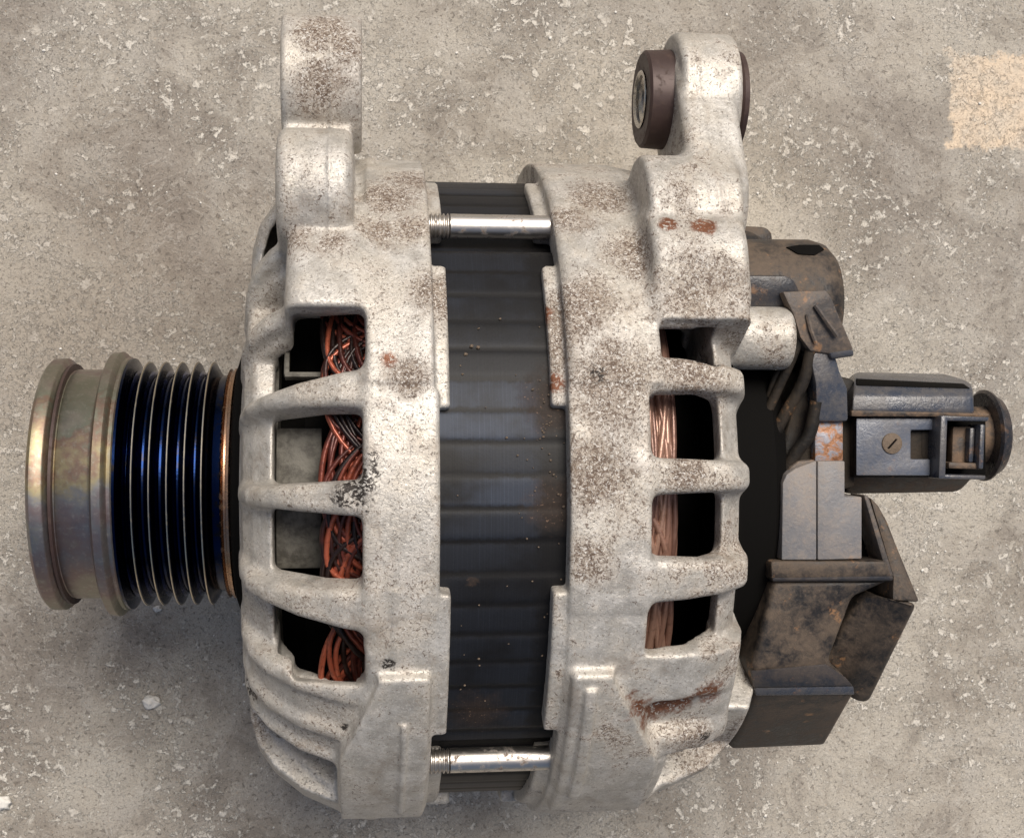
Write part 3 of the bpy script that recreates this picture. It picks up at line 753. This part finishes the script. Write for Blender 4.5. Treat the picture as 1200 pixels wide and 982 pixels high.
# ---- bushing in the rear ear ---------------------------------------------
cy, cz = EAR
b = bm_obj('bushing', lathe_bm([(58.6, 5.6), (58.4, 6.2), (58.4, 9.3), (58.9, 9.9), (63.9, 10.2), (64.4, 9.8), (64.4, 6.8), (76.8, 6.8), (77.0, 9.9), (77.8, 10.4), (78.8, 10.2), (79.0, 9.2), (79.0, 5.6)], 96, cy, cz), 'rust_ring', alt, angle=35)
bm_obj('sleeve', lathe_bm([(58.2, 5.9), (58.0, 5.7), (58.0, 5.4), (58.4, 4.9), (79.2, 4.9), (79.2, 5.8)], 72, cy, cz), 'sleeve', b, angle=35)
tp = []; x = 59.0
while x < 76:
    tp += [(x, 4.85), (x + .5, 4.3), (x + 1.0, 4.85)]; x += 1.0
bm_obj('thread', lathe_bm(tp, 64, cy, cz), 'sleeve', b, angle=30)

# ================================================================ rear plastic work
cover = bm_obj('rear_cover', lathe_bm([(70.8, 10), (70.8, 54.5), (72.3, 54.5), (72.5, 46), (82, 45.5), (85, 43), (85, 10)], 128), 'black', alt)
# folded ribs of dark plastic seen in the gap
for path, r in [([(86.3, 31.2, 47.0), (84.8, 25.7, 45.0), (82.2, 18.2, 42.0), (76.5, 2.7, 38.0)], 1.6),
                ([(88.5, 28.2, 46.5), (87.3, 21.5, 45.0), (83.9, 13.9, 42.0), (77.1, -4.3, 36.0)], 2.0),
                ([(90.2, 18.1, 45.0), (89.0, 11.4, 44.0), (85.7, 5.4, 42.0), (79.6, -14.8, 36.0)], 2.2),
                ([(84.5, 30.2, 46.0), (83.8, 25.8, 44.0), (82.2, 21.6, 42.0), (80.8, 13.0, 38.0)], 1.0)]:
    bm = bmesh.new(); P = [Vector(p) for p in path]; sm = []
    for i in range(len(P) - 1):
        for t in np.linspace(0, 1, 6)[:-1]:
            a = P[max(i - 1, 0)]; b_ = P[i]; c_ = P[i + 1]; d_ = P[min(i + 2, len(P) - 1)]
            sm.append(.5 * ((2 * b_) + (c_ - a) * t + (2 * a - 5 * b_ + 4 * c_ - d_) * t * t + (3 * b_ - a - 3 * c_ + d_) * t ** 3))
    tube_bm(bm, sm + [P[-1]], r * .62, 8); bm_obj('moulded_rib', bm, 'cover_dark', cover, angle=60)
slab('inner_wall', [(88.7, 23.3, 41.0), (91.8, 30.2, 41.0), (91.8, 5.3, 41.0), (86.0, 2.8, 41.0), (82.5, -7.5, 41.0), (80.7, -12.7, 40.0), (82.8, 2.8, 40.0)], 20, 'cover_dark', cover, 1.5)

# upper barrel of the cover
def barrel():
    bm = lathe_bm([(71.5, 4), (71.5, 13.2), (92.0, 13.4), (94.8, 12.6), (96.6, 10.8), (97.6, 8.0), (98.0, 4.0), (98.0, .01)], 72, 38.3, 32.5)
    o = bm_obj('cover_barrel', bm, 'cover', alt, angle=50)
    slab('recess_shade_patch', [(85.4, 49.1, 40.9), (88.4, 49.7, 40.2), (92.6, 49.8, 39.9), (93.4, 48.7, 41.0), (90.8, 47.3, 42.8), (87.3, 47.5, 42.7)], 1.5, 'black', o, .2)  # raised black patch painting the shade of a hollow; none is cut
    slab('barrel_step', [(73.1, 42.7, 47.4), (83.4, 42.8, 47.4), (85.1, 41.9, 47.2), (86.3, 39.9, 47.0), (86.2, 36.3, 46.0), (73.5, 36.5, 46.0)], 20, 'cap_blue', o, 1.6)
    slab('barrel_lug', [(81.8, 56.4, 20.0), (87.8, 56.2, 20.0), (89.2, 55.1, 20.0), (89.5, 51.4, 20.0), (81.8, 51.3, 20.0)], 16, 'cover', o, .8)
    slab('barrel_web', [(78.8, 54.2, 30.0), (81.4, 53.9, 30.0), (84.7, 51.7, 31.0), (83.8, 48.1, 34.0), (77.7, 48.0, 34.0)], 16, 'cover', o, 1.0)
barrel()

# bent strap
strap = slab('bracket', [(82.0, 39.3, 49.0), (90.7, 39.7, 49.0), (91.8, 38.4, 49.0), (97.0, 28.6, 47.0), (97.0, 27.9, 47.0), (93.2, 27.2, 47.0), (88.0, 27.8, 48.0), (85.6, 30.5, 49.0), (84.2, 35.0, 49.0)], 5, 'strap', alt, .8)
slab('bracket_leg', [(87.8, 28.0, 47.6), (93.5, 27.6, 46.6), (94.8, 23.9, 46.0), (96.4, 20.7, 45.8), (96.7, 14.1, 45.5), (90.1, 14.1, 45.5), (89.5, 21.5, 46.5)], 6, 'plug', strap, .7)
slab('bracket_lip', [(91.7, 27.6, 48.2), (96.7, 28.3, 48.2), (97.1, 27.0, 47.6), (92.4, 26.3, 47.6)], 2.0, 'plug', strap, .5)
bm = bmesh.new(); tube_bm(bm, [(88.4, 36.7, 49.3), (90.7, 33.7, 49.2), (93.1, 30.8, 48.6)], .45, 6); bm_obj('moulded_ridge', bm, 'strap', strap)
bm = bmesh.new(); tube_bm(bm, [(86.9, 35.0, 49.0), (87.6, 32.1, 49.0), (88.8, 29.4, 48.6)], .4, 6); bm_obj('moulded_ridge', bm, 'strap', strap)
slab('terminal', [(90.4, 14.4, 43.5), (96.4, 14.4, 43.5), (96.4, 5.9, 43.5), (90.4, 5.9, 43.5)], 8, 'terminal', alt, .6)

# grey regulator plate
pl = slab('regulator_plate', [(89.9, 6.4, 46.0), (89.9, -13.2, 46.0), (82.8, -13.1, 46.0), (83.0, 2.0, 46.0), (83.8, 3.7, 46.0), (85.6, 4.9, 46.0)], 9, 'plate_grey', alt, .3)
slab('plate_half', [(90.1, 6.3, 46.0), (95.7, 6.3, 46.0), (95.7, -0.8, 46.0), (99.2, -0.8, 46.0), (99.2, -13.1, 46.0), (90.1, -13.2, 46.0)], 9, 'plate_grey', pl, .3)
slab('plate_flange', [(85.5, 5.3, 44.0), (86.9, 6.3, 44.0), (90.3, 6.6, 44.0), (90.6, 4.9, 44.0), (86.9, 4.3, 44.0), (84.1, 1.9, 44.0), (83.8, 2.9, 44.0)], 6, 'strap', pl, .8)

# lower box
def box():
    # main body: sections in y/z swept from left to right
    L = [(81.4, -17.2, 45.0), (79.4, -26.6, 44.0), (77.6, -35.1, 42.5), (78.2, -36.9, 40.5), (79.1, -39.8, 39.5), (79.9, -41.4, 38.0), (81.0, -57.7, 16.0)]
    R = [(105.9, -17.6, 45.0), (98.2, -21.0, 44.0), (93.8, -33.9, 42.5), (97.7, -37.3, 40.5), (100.1, -40.0, 39.5), (100.8, -41.9, 38.0), (102.7, -57.4, 16.0)]
    L = [(min(a[0], 82), a[1], a[2]) for a in L]
    bm = bmesh.new()
    Lb = [(a[0], a[1] + 2, a[2] - 30) for a in L]; Rb = [(a[0], a[1] + 2, a[2] - 30) for a in R]
    Lb[-1] = (L[-1][0], L[-1][1], -28); Rb[-1] = (R[-1][0], R[-1][1], -28)
    A = [bm.verts.new(p) for p in L]; B = [bm.verts.new(p) for p in R]
    C = [bm.verts.new(p) for p in Lb]; D = [bm.verts.new(p) for p in Rb]; n = len(A)
    for i in range(n - 1):
        bm.faces.new((A[i], B[i], B[i + 1], A[i + 1])); bm.faces.new((C[i + 1], D[i + 1], D[i], C[i]))
        bm.faces.new((A[i], A[i + 1], C[i + 1], C[i])); bm.faces.new((B[i + 1], B[i], D[i], D[i + 1]))
    bm.faces.new((A[0], C[0], D[0], B[0])); bm.faces.new((B[-1], D[-1], C[-1], A[-1]))
    o = bm_obj('brush_box', bm, 'cover', alt, bevel=1.3, seg=3)
    # bulge on the right side
    top = [(102.6, -20.0, 39.0), (105.7, -21.9, 45.4), (111.4, -22.2, 45.4), (108.1, -45.7, 28.0), (104.9, -45.3, 28.0), (100.8, -40.8, 30.0), (96.2, -35.5, 34.0), (99.0, -27.2, 37.0)]
    bot = [(p[0], p[1] + 1, -30) for p in top]
    bm_obj('box_bulge', prism_bm(top, bot), 'cover', o, bevel=1.4, seg=3)
    # rim
    slab('box_rim', [(80.4, -13.2, 46.5), (104.2, -13.5, 46.5), (105.5, -17.1, 46.0), (80.7, -17.1, 46.0)], 10, 'cover', o, .7)
    slab('box_rim', [(99.7, -0.5, 45.5), (100.8, -0.5, 45.5), (106.1, -16.8, 45.5), (104.6, -16.8, 45.5)], 8, 'strap', o, .5)
    slab('box_rim', [(80.8, -16.5, 46.4), (105.7, -16.5, 46.4), (105.7, -17.6, 46.0), (80.9, -17.4, 46.0)], 3, 'cap_blue', o, .5)
    slab('box_wall', [(102.3, -0.9, 42.0), (104.3, -2.8, 42.0), (106.1, -5.9, 42.0), (108.0, -11.0, 42.5), (112.2, -22.2, 44.0), (106.3, -21.8, 44.0), (106.9, -17.1, 43.0), (104.3, -7.6, 42.0)], 60, 'cover', o, .9)
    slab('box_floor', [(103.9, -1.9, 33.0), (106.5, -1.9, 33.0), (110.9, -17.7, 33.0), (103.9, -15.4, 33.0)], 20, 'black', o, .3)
    slab('highlight_strip', [(79.1, -39.4, 40.1), (99.8, -39.5, 40.1), (100.5, -41.5, 38.9), (79.8, -41.2, 38.9)], 1.2, 'plug', o, .35)  # paler strip paints a highlight along the lower edge
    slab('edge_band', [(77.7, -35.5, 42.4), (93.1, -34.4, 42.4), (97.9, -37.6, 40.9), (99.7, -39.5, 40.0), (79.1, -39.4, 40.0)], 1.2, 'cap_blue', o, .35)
    return o
box()

# connector plug
def plug():
    # lower soiled tray
    o = slab('connector', [(105.1, -0.9, 22.0), (104.7, 2.8, 27.0), (132.3, 2.7, 27.0), (132.3, 1.5, 25.0), (132.3, -1.0, 20.0), (130.8, -1.6, 19.0), (107.0, -1.8, 19.0)], 14, 'plug_brown', alt, .8)
    # main body under the top plate
    slab('connector_body', [(102.8, 15.1, 32.0), (122.9, 15.1, 32.0), (122.9, 2.2, 32.0), (102.8, 2.3, 32.0)], 16, 'cover_dark', o, .5)
    bm = prism_bm([(102.6, 14.8, 34.0), (120.1, 14.8, 34.0), (120.1, 12.3, 34.0), (114.4, 12.3, 34.0), (114.4, 6.2, 34.0), (118.6, 6.2, 34.0), (118.6, 2.8, 34.0), (102.6, 2.9, 34.0)],
                  [(103.3, 14.8, 32.0), (121.0, 14.8, 32.0), (121.0, 12.3, 32.0), (115.2, 12.3, 32.0), (115.2, 6.2, 32.0), (119.5, 6.2, 32.0), (119.5, 2.8, 32.0), (103.3, 2.8, 32.0)])
    bm_obj('connector_plate', bm, 'plug_plate', o, bevel=.3)
    slab('connector_step', [(120.2, 14.8, 33.0), (120.9, 15.1, 35.5), (120.6, 2.0, 35.5), (119.1, 3.0, 33.0), (119.4, 5.8, 32.4), (117.6, 6.2, 32.2), (117.6, 12.1, 32.2), (120.5, 12.1, 32.4)], 4, 'cover_dark', o, .4)
    # upper bevelled shell
    sec = [(488, 34.5), (482, 35.3), (462, 35.0), (450, 33.0), (444, 29), (439, 22), (436, 8)]
    la = [(101.6, 15.1, 34.5), (101.1, 16.2, 35.3), (101.4, 19.5, 35.0), (102.6, 21.5, 33.0), (103.9, 23.3, 29.0), (107.4, 24.5, 20.0), (114.3, 25.4, 4.0)]
    lb = [(128.1, 15.1, 34.5), (127.7, 16.2, 35.3), (127.5, 19.4, 35.0), (128.6, 20.9, 33.0), (130.4, 22.1, 29.0), (133.1, 23.3, 20.0), (135.8, 25.1, 4.0)]
    bm = bmesh.new(); A = [bm.verts.new(p) for p in la]; B = [bm.verts.new(p) for p in lb]
    A2 = [bm.verts.new((la[0][0], la[0][1], 4))]; B2 = [bm.verts.new((lb[0][0], lb[0][1], 4))]
    for i in range(len(A) - 1): bm.faces.new((A[i], B[i], B[i + 1], A[i + 1]))
    bm.faces.new(A + A2); bm.faces.new((B + B2)[::-1]); bm.faces.new((A[-1], B[-1], B2[0], A2[0])); bm.faces.new((A[0], A2[0], B2[0], B[0]))
    sh = bm_obj('connector_shell', bm, 'plug', o, bevel=1.1, seg=3)
    slab('dark_reflection_strip', [(104.3, 23.1, 29.6), (128.0, 22.1, 29.9), (128.0, 21.0, 33.2), (103.1, 21.6, 33.2)], 1.5, 'black', sh, .5)  # black strip paints the bevel's dark reflection
    slab('soiled_ledge', [(101.0, 16.4, 35.6), (130.9, 15.7, 35.6), (131.0, 15.0, 35.4), (101.1, 15.1, 35.4)], 1.5, 'plug_brown', sh, .3)
    # latch frame (open rectangle of four bars)
    for pts in ([(119.2, 15.3, 38.0), (120.7, 15.1, 38.0), (120.2, 2.3, 38.0), (118.7, 2.3, 38.0)], [(119.2, 15.3, 38.0), (130.3, 15.0, 37.0), (129.9, 14.1, 37.0), (120.2, 14.2, 38.0)],
                [(119.2, 3.2, 38.0), (129.5, 2.9, 37.0), (129.3, 2.0, 37.0), (118.9, 2.3, 38.0)], [(128.2, 13.5, 37.0), (129.3, 13.5, 37.0), (128.9, 4.2, 37.0), (127.8, 4.3, 37.0)]):
        slab('latch_frame', pts, 6, 'plug', o, .35)
    slab('latch_tongue', [(124.1, 13.0, 33.0), (128.5, 13.0, 33.0), (128.1, 4.7, 33.0), (123.8, 4.7, 33.0)], 3, 'plug_brown', o, .4)
    slab('latch_tongue', [(126.9, 12.8, 35.0), (128.1, 12.8, 35.0), (127.7, 5.5, 35.0), (126.6, 5.5, 35.0)], 4, 'plug', o, .4)
    slab('latch_tongue', [(121.8, 5.7, 36.0), (128.9, 5.4, 36.0), (128.7, 4.1, 36.0), (121.8, 4.3, 36.0)], 4, 'plug_brown', o, .4)
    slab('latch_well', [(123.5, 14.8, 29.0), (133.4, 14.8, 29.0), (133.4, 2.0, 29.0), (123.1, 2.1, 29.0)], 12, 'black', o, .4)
    # rivet with a slot
    c = (110.3, 9.5, 34.0); r = bm_obj('rivet', prism_bm([(c[0] + 2.15 * math.cos(a), c[1] + 2.15 * math.sin(a), c[2] + .35) for a in np.linspace(0, 2 * math.pi, 25)[:-1]],
                                  [(c[0] + 2.3 * math.cos(a), c[1] + 2.3 * math.sin(a), c[2] - .5) for a in np.linspace(0, 2 * math.pi, 25)[:-1]]), 'rivet', o, bevel=.1)
    slab('rivet_slot', [(c[0] - 1.1, c[1] - .9, c[2] + .45), (c[0] - .7, c[1] - 1.1, c[2] + .45), (c[0] + 1.1, c[1] + .9, c[2] + .45), (c[0] + .7, c[1] + 1.0, c[2] + .45)], .3, 'black', r, 0)
    # neck and round seal
    ccy, ccz = 11.0, 22.0
    bm_obj('connector_neck', lathe_bm([(126, .01), (126, 6.0), (136, 6.4), (136, .01)], 64, ccy, ccz), 'plug_brown', o)
    bm_obj('seal_ring', lathe_bm([(135.6, 5), (135.6, 9.3), (136.1, 10.0), (136.6, 9.9), (136.9, 9.2), (137.2, 9.1), (138.6, 8.5), (139.2, 7.4), (139.4, 6.0), (139.4, .01)], 96, ccy, ccz), 'seal', o, angle=30)
    slab('back_block', [(100.4, 23.7, 30.0), (104.1, 22.9, 30.0), (104.1, 0.1, 30.0), (100.8, -0.5, 30.0)], 30, 'cover_dark', o, 1.0)
plug()

# ================================================================ crumbs on the floor
def chip(px, r, name, label, hgt=.6, group=None):
    bm = bmesh.new(); bmesh.ops.create_icosphere(bm, subdivisions=3, radius=1)
    off = random.random() * 50
    for v in bm.verts:
        n = mnoise.noise(v.co * 1.6 + Vector((off, 0, 0))) * .5 + mnoise.noise(v.co * 4 + Vector((off, 0, 0))) * .2
        v.co *= (1 + n)
        v.co.x *= r * MM; v.co.y *= r * .75 * MM; v.co.z *= r * hgt * MM
    zmin = min(v.co.z for v in bm.verts)
    me = bpy.data.meshes.new(name); bm.to_mesh(me); bm.free()
    o = link(me, name, 'stone'); o.location = (px[0] * MM, px[1] * MM, -zmin * .6)
    setp(o, label=label, category='stone chip'); return o
k = NB('chalk_white'); f = k.noise(1.5, 4, .6)
M['stone'] = k.fin(k.mix(f, (.55, .52, .47), (.80, .78, .73)), .85, 0, k.bump(f, .2))
chip((-55.7, -62.2, -71.0), 2.3, 'stone_chip', 'largest white chip on the concrete, low in the photo left of the housing')
chip((-54.1, -37.0, -71.0), 1.1, 'stone_chip', 'small white chip on the concrete just below the ribbed pulley')
chip((-94.6, -88.3, -71.0), 2.4, 'stone_chip', 'white chip at the left edge of the photo near the bottom corner')
def grit():
    bm = bmesh.new(); r_ = random.Random(11)
    for i in range(420):
        x = r_.uniform(-125, 190); y = r_.uniform(-120, 145)
        s = r_.choice([.18, .25, .3, .4, .55]) * MM * r_.uniform(.7, 1.2)
        bmesh.ops.create_icosphere(bm, subdivisions=1, radius=s, matrix=Matrix.Translation((x * MM, y * MM, s * .25)) @ Matrix.Rotation(r_.random() * 6, 4, 'Z') @ Matrix.Diagonal((1, r_.uniform(.5, .9), .5, 1)))
    me = bpy.data.meshes.new('floor_grit'); bm.to_mesh(me); bm.free()
    o = link(me, 'floor_grit', 'stone'); setp(o, kind='stuff', label='fine pale grit scattered over the concrete', category='grit')
grit()
